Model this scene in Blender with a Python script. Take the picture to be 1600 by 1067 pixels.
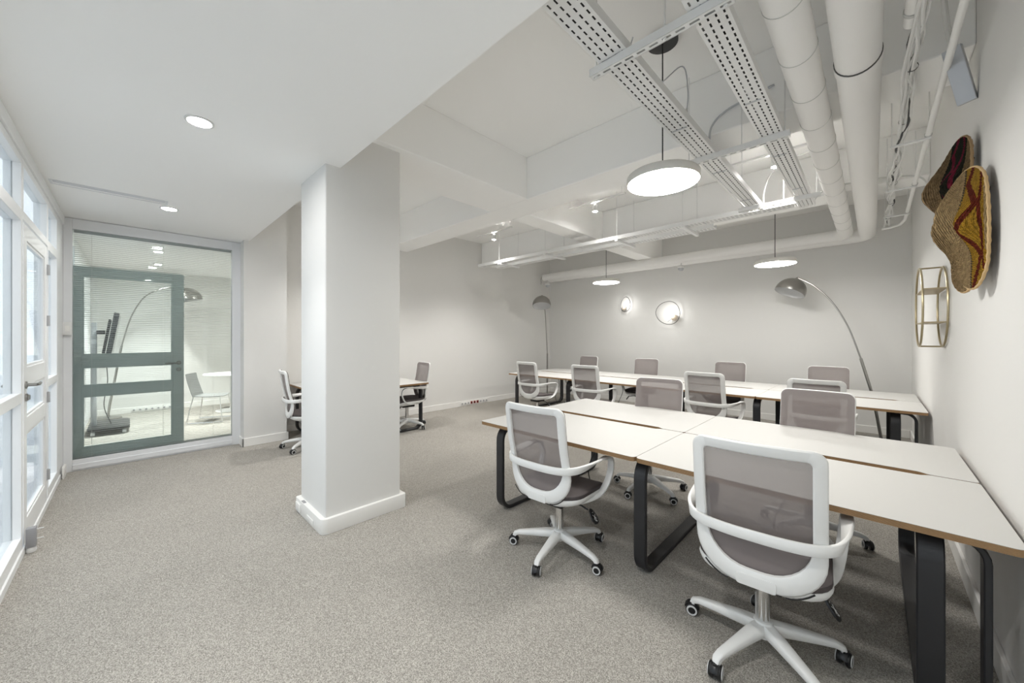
import bpy, bmesh, math, random
from mathutils import Vector, Matrix

random.seed(7)
PI = math.pi
for o in list(bpy.data.objects):
    bpy.data.objects.remove(o)
S = bpy.context.scene
C = S.collection

# ------------------------------------------------------------------ camera
CAM_H = 1.46
F_PX = 580.4
cam_d = bpy.data.cameras.new('camera')
cam_d.sensor_width = 36.0
cam_d.lens = 36.0 * F_PX / 1600.0
cam_d.shift_y = (526.4 - 533.5) / 1600.0
cam_d.clip_start = 0.02
cam = bpy.data.objects.new('camera', cam_d)
C.objects.link(cam)
cam.location = (0, 0, CAM_H)
cam.rotation_euler = (PI / 2, 0, math.radians(44.194))
S.camera = cam

# ------------------------------------------------------------------ world, exposure
w = bpy.data.worlds.new('overcast_daylight')
S.world = w
w.use_nodes = True
bg = w.node_tree.nodes['Background']
bg.inputs['Color'].default_value = (0.86, 0.93, 1.0, 1)
bg.inputs['Strength'].default_value = 0.19
S.view_settings.view_transform = 'Standard'
S.view_settings.look = 'None'
S.view_settings.gamma = 1.0
S.view_settings.use_curve_mapping = False
S.view_settings.exposure = 3.24
S.cycles.max_bounces = 14
S.cycles.diffuse_bounces = 10
S.cycles.transparent_max_bounces = 16
S.cycles.adaptive_threshold = 0.03

PENDANT_E = 6.6
SPOT_W = 11.0
DOWN_W = 8.0
WALL_W = 0.32

# ------------------------------------------------------------------ helpers
def tag(o, label=None, cat=None, group=None, kind=None):
    if label: o['label'] = label
    if cat: o['category'] = cat
    if group: o['group'] = group
    if kind: o['kind'] = kind
    return o

def thing(name, label, cat, loc=(0, 0, 0), rz=0.0, group=None, kind=None):
    o = bpy.data.objects.new(name, None)
    o.empty_display_size = 0.1
    C.objects.link(o)
    o.location = loc
    o.rotation_euler = (0, 0, rz)
    return tag(o, label, cat, group, kind)

def copy_tree(o, parent=None):
    c = o.copy()
    C.objects.link(c)
    c.parent = parent
    for ch in list(o.children):
        copy_tree(ch, c)
    return c

class MB:
    def __init__(s):
        s.v = []; s.f = []
    def add(s, vs, fs):
        b = len(s.v)
        s.v += [tuple(v) for v in vs]
        s.f += [tuple(i + b for i in f) for f in fs]
        return s
    def box(s, x0, x1, y0, y1, z0, z1):
        vs = [(x, y, z) for x in (x0, x1) for y in (y0, y1) for z in (z0, z1)]
        return s.add(vs, [(0, 1, 3, 2), (4, 6, 7, 5), (0, 4, 5, 1), (2, 3, 7, 6), (0, 2, 6, 4), (1, 5, 7, 3)])
    def obox(s, c, ax, ay, az, hx, hy, hz):
        c = Vector(c); ax = Vector(ax).normalized(); ay = Vector(ay).normalized(); az = Vector(az).normalized()
        vs = [c + ax * (hx * i) + ay * (hy * j) + az * (hz * k) for i in (-1, 1) for j in (-1, 1) for k in (-1, 1)]
        return s.add(vs, [(0, 1, 3, 2), (4, 6, 7, 5), (0, 4, 5, 1), (2, 3, 7, 6), (0, 2, 6, 4), (1, 5, 7, 3)])
    def loft(s, rings, closed=True, caps=True, loop=False):
        n = len(rings[0]); b = len(s.v)
        for r in rings: s.v += [tuple(p) for p in r]
        m = len(rings)
        for i in range(m if loop else m - 1):
            i2 = (i + 1) % m
            for j in range(n if closed else n - 1):
                j2 = (j + 1) % n
                s.f.append((b + i * n + j, b + i * n + j2, b + i2 * n + j2, b + i2 * n + j))
        if caps and not loop and closed:
            s.f.append(tuple(b + j for j in reversed(range(n))))
            s.f.append(tuple(b + (m - 1) * n + j for j in range(n)))
        return s
    def tube(s, path, r, n=8, closed=False, caps=True):
        P = [Vector(p) for p in path]; m = len(P)
        rr = r if isinstance(r, (list, tuple)) else [r] * m
        T = []
        for i in range(m):
            a = P[i - 1] if (i > 0 or closed) else P[i]
            b = P[(i + 1) % m] if (i < m - 1 or closed) else P[i]
            T.append((b - a).normalized())
        up = Vector((0, 0, 1)) if abs(T[0].z) < 0.9 else Vector((1, 0, 0))
        N = (up - T[0] * up.dot(T[0])).normalized()
        rings = []
        for i in range(m):
            N = (N - T[i] * N.dot(T[i]))
            N = N.normalized() if N.length > 1e-6 else T[i].orthogonal().normalized()
            B = T[i].cross(N)
            rings.append([P[i] + (N * math.cos(2 * PI * k / n) + B * math.sin(2 * PI * k / n)) * rr[i] for k in range(n)])
        return s.loft(rings, caps=caps, loop=closed)
    def ribbon(s, path, wax, wid, th, closed=False):
        P = [Vector(p) for p in path]; m = len(P)
        wl = wid if isinstance(wid, (list, tuple)) else [wid] * m
        tl = th if isinstance(th, (list, tuple)) else [th] * m
        rings = []
        for i in range(m):
            a = P[i - 1] if (i > 0 or closed) else P[i]
            b = P[(i + 1) % m] if (i < m - 1 or closed) else P[i]
            T = (b - a).normalized()
            W = Vector(wax[i] if isinstance(wax, list) else wax)
            W = (W - T * W.dot(T)).normalized()
            N = T.cross(W)
            hw = wl[i] / 2; ht = tl[i] / 2; c = min(hw, ht) * 0.35
            rings.append([P[i] + W * x + N * y for x, y in
                          ((hw - c, -ht), (hw, -ht + c), (hw, ht - c), (hw - c, ht), (-hw + c, ht), (-hw, ht - c), (-hw, -ht + c), (-hw + c, -ht))])
        return s.loft(rings, loop=closed)
    def lathe(s, prof, n=24, c=(0, 0, 0), axis='z', caps=True):
        rings = []
        for r, z in prof:
            ring = []
            for k in range(n):
                a = 2 * PI * k / n
                if axis == 'z': p = (c[0] + r * math.cos(a), c[1] + r * math.sin(a), c[2] + z)
                elif axis == 'x': p = (c[0] + z, c[1] + r * math.cos(a), c[2] + r * math.sin(a))
                else: p = (c[0] + r * math.sin(a), c[1] + z, c[2] + r * math.cos(a))
                ring.append(p)
            rings.append(ring)
        return s.loft(rings, caps=caps)
    def prism(s, poly, a0, a1, fn=lambda u, v, a: (u, v, a)):
        return s.loft([[fn(u, v, a) for u, v in poly] for a in (a0, a1)])
    def xform(s, M):
        s.v = [tuple(M @ Vector(v)) for v in s.v]
        return s
    def build(s, name, mat, parent=None, smooth=35, bevel=0, seg=2):
        me = bpy.data.meshes.new(name)
        me.from_pydata(s.v, [], s.f)
        bm = bmesh.new(); bm.from_mesh(me)
        bmesh.ops.recalc_face_normals(bm, faces=bm.faces)
        if bevel:
            ed = [e for e in bm.edges if len(e.link_faces) == 2 and e.calc_face_angle(0) > 0.6]
            bmesh.ops.bevel(bm, geom=ed, offset=bevel, segments=seg, affect='EDGES', profile=0.5, clamp_overlap=True)
        bm.to_mesh(me); bm.free()
        if smooth:
            for p in me.polygons: p.use_smooth = True
            me.set_sharp_from_angle(angle=math.radians(smooth))
        me.materials.append(mat)
        o = bpy.data.objects.new(name, me)
        C.objects.link(o)
        o.parent = parent
        return o

def rrect(x0, x1, y0, y1, r, n=6):
    rs = r if isinstance(r, (list, tuple)) else (r, r, r, r)   # corners: x1y1, x0y1, x0y0, x1y0
    out = []
    for (cx, cy, a0), rr in zip(((x1, y1, 0), (x0, y1, 90), (x0, y0, 180), (x1, y0, 270)), rs):
        ccx = cx - rr if cx == x1 else cx + rr
        ccy = cy - rr if cy == y1 else cy + rr
        for k in range(n + 1):
            a = math.radians(a0 + 90 * k / n)
            out.append((ccx + rr * math.cos(a), ccy + rr * math.sin(a)))
    return out

def spline(pts, n=6):
    P = [Vector(p) for p in pts]; out = []
    for i in range(len(P) - 1):
        p0 = P[max(i - 1, 0)]; p1 = P[i]; p2 = P[i + 1]; p3 = P[min(i + 2, len(P) - 1)]
        for k in range(n):
            t = k / n
            out.append(0.5 * ((2 * p1) + (p2 - p0) * t + (2 * p0 - 5 * p1 + 4 * p2 - p3) * t * t + (3 * p1 - p0 - 3 * p2 + p3) * t ** 3))
    out.append(P[-1])
    return out

# ------------------------------------------------------------------ materials
def mat(name, col, rough=0.5, metal=0.0, spec=None, emit=None, es=0.0, noise=None, bump=None):
    m = bpy.data.materials.new(name); m.use_nodes = True
    nt = m.node_tree; b = nt.nodes['Principled BSDF']
    b.inputs['Base Color'].default_value = (*col, 1)
    b.inputs['Roughness'].default_value = rough
    b.inputs['Metallic'].default_value = metal
    if spec is not None: b.inputs['Specular IOR Level'].default_value = spec
    if emit:
        b.inputs['Emission Color'].default_value = (*emit, 1)
        b.inputs['Emission Strength'].default_value = es
    if noise or bump:
        tc = nt.nodes.new('ShaderNodeTexCoord')
        nz = nt.nodes.new('ShaderNodeTexNoise')
        nt.links.new(tc.outputs['Object'], nz.inputs['Vector'])
        sc, amt = noise or bump
        nz.inputs['Scale'].default_value = sc
        nz.inputs['Detail'].default_value = 3
        if noise:
            mx = nt.nodes.new('ShaderNodeMix'); mx.data_type = 'RGBA'
            mx.inputs[6].default_value = (*[c * (1 - amt) for c in col], 1)
            mx.inputs[7].default_value = (*[min(1, c * (1 + amt)) for c in col], 1)
            nt.links.new(nz.outputs['Fac'], mx.inputs[0])
            nt.links.new(mx.outputs[2], b.inputs['Base Color'])
        if bump:
            bp = nt.nodes.new('ShaderNodeBump')
            bp.inputs['Strength'].default_value = bump[1]
            bp.inputs['Distance'].default_value = 0.002
            nt.links.new(nz.outputs['Fac'], bp.inputs['Height'])
            nt.links.new(bp.outputs['Normal'], b.inputs['Normal'])
    return m

def mat_glass(name, tint, refl=1.0):
    m = bpy.data.materials.new(name); m.use_nodes = True
    nt = m.node_tree
    nt.nodes.remove(nt.nodes['Principled BSDF'])
    out = nt.nodes['Material Output']
    t = nt.nodes.new('ShaderNodeBsdfTransparent'); t.inputs['Color'].default_value = (*tint, 1)
    g = nt.nodes.new('ShaderNodeBsdfGlossy'); g.inputs['Roughness'].default_value = 0.0
    fr = nt.nodes.new('ShaderNodeFresnel'); fr.inputs['IOR'].default_value = 1.45
    mu = nt.nodes.new('ShaderNodeMath'); mu.operation = 'MULTIPLY'; mu.inputs[1].default_value = refl
    mx = nt.nodes.new('ShaderNodeMixShader')
    nt.links.new(fr.outputs[0], mu.inputs[0]); nt.links.new(mu.outputs[0], mx.inputs[0])
    nt.links.new(t.outputs[0], mx.inputs[1]); nt.links.new(g.outputs[0], mx.inputs[2])
    nt.links.new(mx.outputs[0], out.inputs['Surface'])
    return m

def mat_mesh(name, col, alpha):
    m = mat(name, col, 0.85, spec=0.2)
    nt = m.node_tree; b = nt.nodes['Principled BSDF']; out = nt.nodes['Material Output']
    t = nt.nodes.new('ShaderNodeBsdfTransparent')
    mx = nt.nodes.new('ShaderNodeMixShader'); mx.inputs[0].default_value = alpha
    nt.links.new(t.outputs[0], mx.inputs[1]); nt.links.new(b.outputs[0], mx.inputs[2])
    nt.links.new(mx.outputs[0], out.inputs['Surface'])
    return m

def mat_carpet():
    m = bpy.data.materials.new('loop_carpet'); m.use_nodes = True
    nt = m.node_tree; b = nt.nodes['Principled BSDF']
    b.inputs['Roughness'].default_value = 0.95
    b.inputs['Specular IOR Level'].default_value = 0.1
    tc = nt.nodes.new('ShaderNodeTexCoord')
    vo = nt.nodes.new('ShaderNodeTexVoronoi'); vo.inputs['Scale'].default_value = 300
    n1 = nt.nodes.new('ShaderNodeTexNoise'); n1.inputs['Scale'].default_value = 210; n1.inputs['Detail'].default_value = 4; n1.inputs['Roughness'].default_value = 0.75
    n2 = nt.nodes.new('ShaderNodeTexNoise'); n2.inputs['Scale'].default_value = 1.1; n2.inputs['Detail'].default_value = 2
    for t in (vo, n1, n2): nt.links.new(tc.outputs['Object'], t.inputs['Vector'])
    rp = nt.nodes.new('ShaderNodeValToRGB')
    e = rp.color_ramp.elements
    e[0].position = 0.30; e[0].color = (0.205, 0.193, 0.172, 1)
    e[1].position = 0.70; e[1].color = (0.62, 0.588, 0.536, 1)
    mid = rp.color_ramp.elements.new(0.5); mid.color = (0.385, 0.364, 0.329, 1)
    mxf = nt.nodes.new('ShaderNodeMix'); mxf.inputs[0].default_value = 0.35
    sep = nt.nodes.new('ShaderNodeSeparateColor')
    nt.links.new(vo.outputs['Color'], sep.inputs[0])
    nt.links.new(n1.outputs['Fac'], mxf.inputs[2]); nt.links.new(sep.outputs[0], mxf.inputs[3])
    nt.links.new(mxf.outputs[0], rp.inputs[0])
    mx = nt.nodes.new('ShaderNodeMix'); mx.data_type = 'RGBA'; mx.blend_type = 'MULTIPLY'; mx.inputs[0].default_value = 0.25
    nt.links.new(rp.outputs[0], mx.inputs[6]); nt.links.new(n2.outputs['Fac'], mx.inputs[7])
    nt.links.new(mx.outputs[2], b.inputs['Base Color'])
    bp = nt.nodes.new('ShaderNodeBump'); bp.inputs['Strength'].default_value = 0.6; bp.inputs['Distance'].default_value = 0.004
    nt.links.new(mxf.outputs[0], bp.inputs['Height']); nt.links.new(bp.outputs['Normal'], b.inputs['Normal'])
    return m

def mat_ply():
    m = bpy.data.materials.new('plywood_edge'); m.use_nodes = True
    nt = m.node_tree; b = nt.nodes['Principled BSDF']; b.inputs['Roughness'].default_value = 0.55
    tc = nt.nodes.new('ShaderNodeTexCoord')
    mp = nt.nodes.new('ShaderNodeMapping'); mp.inputs['Scale'].default_value = (0.6, 0.6, 1)
    wv = nt.nodes.new('ShaderNodeTexWave'); wv.bands_direction = 'Z'; wv.inputs['Scale'].default_value = 75; wv.inputs['Distortion'].default_value = 1.2; wv.inputs['Detail Scale'].default_value = 2
    nz = nt.nodes.new('ShaderNodeTexNoise'); nz.inputs['Scale'].default_value = 40
    nt.links.new(tc.outputs['Object'], mp.inputs[0]); nt.links.new(mp.outputs[0], wv.inputs[0]); nt.links.new(mp.outputs[0], nz.inputs[0])
    rp = nt.nodes.new('ShaderNodeValToRGB'); e = rp.color_ramp.elements
    e[0].position = 0.2; e[0].color = (0.20, 0.105, 0.042, 1); e[1].position = 0.75; e[1].color = (0.46, 0.285, 0.135, 1)
    nt.links.new(wv.outputs['Fac'], rp.inputs[0])
    mx = nt.nodes.new('ShaderNodeMix'); mx.data_type = 'RGBA'; mx.blend_type = 'MULTIPLY'; mx.inputs[0].default_value = 0.3
    nt.links.new(rp.outputs[0], mx.inputs[6]); nt.links.new(nz.outputs['Fac'], mx.inputs[7])
    nt.links.new(mx.outputs[2], b.inputs['Base Color'])
    return m

def mat_straw(name, cols):
    """woven straw: tan ground with a zigzag band of the given colours, laid out along the weave's UVs"""
    base, c1, c2, edge, lo, hi = cols
    m = bpy.data.materials.new(name); m.use_nodes = True
    nt = m.node_tree; b = nt.nodes['Principled BSDF']; b.inputs['Roughness'].default_value = 0.9; b.inputs['Specular IOR Level'].default_value = 0.15
    uv = nt.nodes.new('ShaderNodeUVMap'); uv.uv_map = 'weave'
    sp = nt.nodes.new('ShaderNodeSeparateXYZ'); nt.links.new(uv.outputs[0], sp.inputs[0])
    def M(op, a, bb=None, cc=None):
        n = nt.nodes.new('ShaderNodeMath'); n.operation = op
        for i, x in enumerate((a, bb, cc)):
            if x is None: continue
            if isinstance(x, (int, float)): n.inputs[i].default_value = x
            else: nt.links.new(x, n.inputs[i])
        return n.outputs[0]
    # band coordinate: u plus a zigzag of v
    zig = M('PINGPONG', M('ADD', sp.outputs[1], 0.13), 0.42)
    band = M('ADD', sp.outputs[0], M('MULTIPLY', zig, 0.9))
    u = sp.outputs[0]
    inzone = M('MULTIPLY', M('GREATER_THAN', u, lo), M('LESS_THAN', u, hi))
    red = M('MAXIMUM', M('COMPARE', band, hi - 0.12, 0.085), M('COMPARE', M('SUBTRACT', u, M('MULTIPLY', zig, 0.2)), lo + 0.14, 0.05))
    nz = nt.nodes.new('ShaderNodeTexNoise'); nz.inputs['Scale'].default_value = 60
    tc = nt.nodes.new('ShaderNodeTexCoord'); nt.links.new(tc.outputs['Object'], nz.inputs[0])
    def mix(f, a, bb, blend='MIX'):
        n = nt.nodes.new('ShaderNodeMix'); n.data_type = 'RGBA'; n.blend_type = blend
        if isinstance(f, float): n.inputs[0].default_value = f
        else: nt.links.new(f, n.inputs[0])
        for i, x in ((6, a), (7, bb)):
            if isinstance(x, tuple): n.inputs[i].default_value = (*x, 1)
            else: nt.links.new(x, n.inputs[i])
        return n.outputs[2]
    pat = mix(red, c1, c2)
    pat = mix(M('COMPARE', u, hi, 0.03), pat, edge)
    col = mix(M('MAXIMUM', inzone, M('COMPARE', u, hi, 0.03)), base, pat)
    # stitches: fine woven rows
    wv = nt.nodes.new('ShaderNodeTexWave'); wv.inputs['Scale'].default_value = 11; wv.inputs['Distortion'].default_value = 1.5
    wv2 = nt.nodes.new('ShaderNodeTexWave'); wv2.bands_direction = 'Y'; wv2.inputs['Scale'].default_value = 17; wv2.inputs['Distortion'].default_value = 1.5
    nt.links.new(uv.outputs[0], wv.inputs[0]); nt.links.new(uv.outputs[0], wv2.inputs[0])
    h = M('ADD', M('MULTIPLY', wv.outputs['Fac'], 0.6), M('MULTIPLY', wv2.outputs['Fac'], 0.5))
    shade = nt.nodes.new('ShaderNodeValToRGB'); e = shade.color_ramp.elements
    e[0].position = 0.1; e[0].color = (0.3, 0.3, 0.3, 1); e[1].position = 0.8; e[1].color = (1, 1, 1, 1)
    nt.links.new(h, shade.inputs[0])
    col = mix(0.8, col, shade.outputs[0], 'MULTIPLY')
    col = mix(0.7, col, nz.outputs['Fac'], 'OVERLAY')
    nt.links.new(col, b.inputs['Base Color'])
    bp = nt.nodes.new('ShaderNodeBump'); bp.inputs['Strength'].default_value = 1.0; bp.inputs['Distance'].default_value = 0.012
    nt.links.new(h, bp.inputs['Height']); nt.links.new(bp.outputs['Normal'], b.inputs['Normal'])
    return m

WALL = mat('white_wall_paint', (0.72, 0.713, 0.694), 0.65, spec=0.25, bump=(60, 0.05))
CEIL = mat('white_ceiling_paint', (0.92, 0.915, 0.90), 0.75, spec=0.2, bump=(40, 0.06))
TRIM = mat('white_gloss_trim', (0.80, 0.79, 0.765), 0.4)
FRAME_W = mat('white_window_frame', (0.84, 0.85, 0.855), 0.4)
FRAME_G = mat('pale_grey_partition_frame', (0.74, 0.75, 0.765), 0.4)
DOOR_G = mat('grey_green_door', (0.60, 0.66, 0.65), 0.45)  # even grey-green for the open meeting room door
CARPET = mat_carpet()
PLY = mat_ply()
LAM = mat('white_laminate', (0.57, 0.562, 0.54), 0.55, spec=0.3)
BLACKM = mat('black_powder_coat', (0.018, 0.018, 0.02), 0.42, bump=(300, 0.1))
CH_W = mat('chair_white_plastic', (0.80, 0.80, 0.785), 0.38)
CH_MESH = mat_mesh('chair_taupe_mesh', (0.235, 0.205, 0.198), 0.80)
CH_SEAT = mat('chair_dark_seat_fabric', (0.085, 0.072, 0.072), 0.85, bump=(500, 0.3))
BLACKP = mat('black_plastic', (0.012, 0.012, 0.013), 0.35)
RIMW = mat('pale_wheel_rim', (0.62, 0.62, 0.62), 0.4)
CHROME = mat('chrome', (0.75, 0.75, 0.75), 0.12, 1.0)
STEEL = mat('brushed_steel', (0.36, 0.35, 0.33), 0.28, 1.0)
STEEL_IN = mat('lamp_inner_grey', (0.62, 0.62, 0.62), 0.5)
TRAYM = mat('white_painted_steel', (0.76, 0.76, 0.75), 0.45)
DUCTM = mat('white_duct_paint', (0.82, 0.81, 0.79), 0.55)
SEAM = mat('duct_seam_grey', (0.55, 0.55, 0.53), 0.6)
DARKSEAM = mat('dark_rubber_seam', (0.06, 0.06, 0.055), 0.6)
CABW = mat('white_cable', (0.70, 0.70, 0.68), 0.5)
CABK = mat('dark_cable', (0.03, 0.03, 0.03), 0.5)
GREYP = mat('grey_plastic', (0.30, 0.30, 0.31), 0.4)
GREYL = mat('light_grey_metal', (0.50, 0.51, 0.53), 0.4, 0.3)
PEND = mat('pendant_putty_white', (0.66, 0.64, 0.60), 0.45)
PGLOW = mat('pendant_diffuser', (0.9, 0.9, 0.88), 0.5, emit=(1.0, 0.985, 0.95), es=PENDANT_E)
LGLOW = mat('lamp_glow', (0.9, 0.9, 0.9), 0.5, emit=(1.0, 0.98, 0.95), es=40.0)
BULB = mat('opal_bulb', (0.42, 0.35, 0.27), 0.4, emit=(1.0, 0.85, 0.68), es=0.02)
RINGM = mat('thin_dark_wire', (0.10, 0.095, 0.09), 0.4, 0.6)
GOLD = mat('pale_brass', (0.46, 0.39, 0.25), 0.35, 0.85)
SHELFM = mat('thin_gold_shelf', (0.42, 0.34, 0.21), 0.45, 0.5)
REDP = mat('red_socket', (0.35, 0.03, 0.02), 0.4)
WHITEP = mat('white_plastic', (0.74, 0.74, 0.73), 0.4)
SLAT = mat('blind_slat_grey', (0.52, 0.54, 0.54), 0.45)
GLASS = mat_glass('clear_glass', (0.96, 0.98, 0.985), 0.4)
GLASS2 = mat_glass('partition_glass', (0.96, 0.98, 0.975))
TVM = mat('tv_black', (0.015, 0.015, 0.017), 0.3)
SHELL = mat('pale_grey_shell', (0.20, 0.205, 0.20), 0.5)
TABLEW = mat('white_table', (0.82, 0.82, 0.81), 0.35)
PAVE = mat('street_paving', (0.66, 0.67, 0.69), 0.8, noise=(3, 0.2))
FACADE = mat('pale_street_wall', (0.72, 0.73, 0.75), 0.8, noise=(2, 0.08))
TWIG = mat('twisted_rope', (0.07, 0.05, 0.035), 0.9)

# ------------------------------------------------------------------ room shell
XL, XR, YB, YF = -6.21, 0.40, 7.84, -0.50
XREC = -6.48
SOFF = 2.75; HIGH = 3.52; BEAM = 3.04; YSOF = 1.12
MRX = -10.2
def struct(o): o['kind'] = 'structure'; return o

struct(MB().box(XREC - 0.2, XR + 0.15, YF - 0.1, YB + 0.15, -0.1, 0).build('floor', CARPET, smooth=0))
struct(MB().box(XR, XR + 0.15, YF - 0.1, YB + 0.15, 0, HIGH + 0.1).build('wall_right', WALL, smooth=0))
struct(MB().box(XREC - 0.2, XR, YB, YB + 0.15, 0, HIGH + 0.1).build('wall_back', WALL, smooth=0))
# left wall: pier beside the partition, recess behind the column, main run
wl = MB()
wl.box(XREC - 0.2, XL + 0.21, 1.055, 1.56, 0, HIGH)
wl.box(XREC - 0.2, XREC, 1.56, 3.40, 0, HIGH)
wl.box(XREC - 0.2, XL, 3.40, YB, 0, HIGH)
struct(wl.build('wall_left', WALL, smooth=0))
ce = struct(MB().box(XREC - 0.2, XR, YSOF, YB, HIGH, HIGH + 0.1).build('ceiling', CEIL, smooth=0))
MB().box(XL, XR, YF - 0.1, YSOF, SOFF, HIGH + 0.1).build('dropped_ceiling', CEIL, ce, smooth=0)
MB().box(XREC - 0.2, XL, 1.055, YSOF, SOFF, HIGH + 0.1).build('dropped_ceiling', CEIL, ce, smooth=0)
MB().box(-3.47, -2.85, YSOF, 3.18, BEAM, HIGH).build('beam', CEIL, ce, smooth=0, bevel=0.01)
MB().box(-3.50, -3.19, 3.60, YB, BEAM, HIGH).build('beam', CEIL, ce, smooth=0, bevel=0.01)
MB().box(XREC, XR, 3.18, 3.60, BEAM, HIGH).build('beam', CEIL, ce, smooth=0, bevel=0.01)
MB().box(XL, -3.50, 5.42, 5.80, BEAM, HIGH).build('beam', CEIL, ce, smooth=0, bevel=0.01)
MB().box(-3.19, XR, 5.42, 5.80, BEAM, HIGH).build('beam', CEIL, ce, smooth=0, bevel=0.01)

# column with plinth
col = thing('column', 'square white column with a skirting plinth in mid room', 'column', (0, 0, 0), kind='structure')
MB().prism(rrect(-3.475, -2.915, 1.01, 1.62, 0.012, 3), 0.0, BEAM).build('shaft', WALL, col)
MB().prism(rrect(-3.50, -2.885, 0.975, 1.66, [0.02, 0.02, 0.02, 0.05], 5), 0.0, 0.115).build('plinth', TRIM, col, bevel=0.004)
pb = MB().box(-3.36, -3.30, 0.979, 0.999, 0.09, 0.1185).build('socket_recess', GREYP, col)
MB().box(-3.47, -3.36, 0.966, 0.976, 0.02, 0.085).build('cover_plate', TRIM, col, bevel=0.002)
MB().box(-3.20, -3.06, 0.970, 0.976, 0.02, 0.06).build('cover_plate', TRIM, col, bevel=0.002)

def baseboard(name, segs, h=0.11):
    m = MB()
    for s in segs: m.box(*s, 0.0, h)
    return struct(m.build(name, TRIM, smooth=0, bevel=0.004))
baseboard('baseboard_left', [(XL + 0.21, XL + 0.228, 1.037, 1.578), (XL, XL + 0.228, 1.037, 1.055), (XREC, XREC + 0.018, 1.56, 3.40), (XL, XL + 0.018, 3.40, YB - 0.02)])
baseboard('baseboard_back', [(XL + 0.018, XR - 0.02, YB - 0.018, YB)])
baseboard('baseboard_right', [(XR - 0.018, XR, YF, YB - 0.018)], 0.12)

# ------------------------------------------------------------------ meeting room shell behind the partition
struct(MB().box(MRX - 0.1, XREC - 0.2, YF - 0.1, 3.0, -0.1, 0).build('floor', CARPET, smooth=0))
struct(MB().box(MRX - 0.15, MRX, YF - 0.1, 3.0, 0, SOFF).build('wall_meeting_far', WALL, smooth=0))
struct(MB().box(MRX, XREC - 0.2, 3.0, 3.1, 0, SOFF).build('wall_meeting_side', WALL, smooth=0))
struct(MB().box(MRX, XL, YF - 0.1, 1.055, SOFF, SOFF + 0.1).build('ceiling', CEIL, smooth=0))
struct(MB().box(MRX, XREC - 0.2, 1.055, 3.0, SOFF, SOFF + 0.1).build('ceiling', CEIL, smooth=0))
bbm = MB().box(MRX, MRX + 0.018, YF, 3.0, 0, 0.11)
struct(bbm.build('baseboard_meeting', TRIM, smooth=0, bevel=0.004))
# its street front: wall with the open doorway and a transom light over it
mf = MB().box(MRX, -7.42, YF - 0.1, YF, 0, SOFF).box(-6.44, XL, YF - 0.1, YF - 0.001, 0, SOFF).box(-7.42, -6.44, YF - 0.1, YF, 2.62, SOFF).box(-7.42, -6.44, YF - 0.1, YF, 2.27, 2.33)
mfo = struct(mf.build('wall_meeting_front', FRAME_W, smooth=0))
MB().box(-7.42, -6.44, YF - 0.053, YF - 0.047, 2.33, 2.62).build('pane', GLASS, mfo, smooth=0)
# ------------------------------------------------------------------ street outside
struct(MB().box(-25, 12, -14, YF - 0.1, -0.2, -0.05).build('ground', PAVE, smooth=0))
struct(MB().box(-25, 12, -14.5, -14, -0.2, 5.0).build('wall_street', FACADE, smooth=0))

# ------------------------------------------------------------------ facade: frames, panes, door
G0, G1 = YF - 0.075, YF            # frame depth
def frame_bits(nm, parent, boxes, m=FRAME_W, bev=0.003):
    for b in boxes: MB().box(*b).build(nm, m, parent, smooth=0, bevel=bev)
wf = struct(MB().box(XL, XR, G0 - 0.03, G1 + 0.012, 2.66, SOFF).box(XL, XR, G0 - 0.03, G1 + 0.008, 0, 0.05).build('wall_front', FRAME_W, smooth=0, bevel=0.003))
MB().box(XL, -5.80, G0 - 0.03, G1, 0.05, 2.66).build('end_panel', FRAME_W, wf, smooth=0, bevel=0.003)
# windows: (x0, x1) bays either side of the door
bays = [(-5.80, -5.16, 1), (-4.08, -3.38, 2), (-3.38, -2.30, 3), (-2.30, -1.22, 4), (-1.22, XR, 5)]
for x0, x1, k in bays:
    wn = struct(bpy.data.objects.new('window_%d' % k, None)); C.objects.link(wn)
    fb = [(x0, x0 + 0.04, G0, G1, 0.05, 2.66), (x1 - 0.04, x1, G0, G1, 0.05, 2.66)]
    rails = [(0.05, 0.13), (1.02, 1.09), (2.23, 2.31), (2.61, 2.66)]
    fb += [(x0 + 0.04, x1 - 0.04, G0, G1 - 0.001, a, b) for a, b in rails]
    frame_bits('frame', wn, fb)
    for a, b in ((0.13, 1.02), (1.09, 2.23), (2.31, 2.61)):
        MB().box(x0 + 0.04, x1 - 0.04, YF - 0.043, YF - 0.037, a, b).build('pane', GLASS, wn, smooth=0)
# transom over the door
wt = struct(bpy.data.objects.new('window_6', None)); C.objects.link(wt)
frame_bits('frame', wt, [(-5.16, -4.08, G0, G1, 2.25, 2.31), (-5.16, -4.08, G0, G1, 2.61, 2.66), (-5.16, -5.13, G0, G1, 2.31, 2.61), (-4.11, -4.08, G0, G1, 2.31, 2.61)])
MB().box(-5.13, -4.11, YF - 0.043, YF - 0.037, 2.31, 2.61).build('pane', GLASS, wt, smooth=0)

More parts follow.
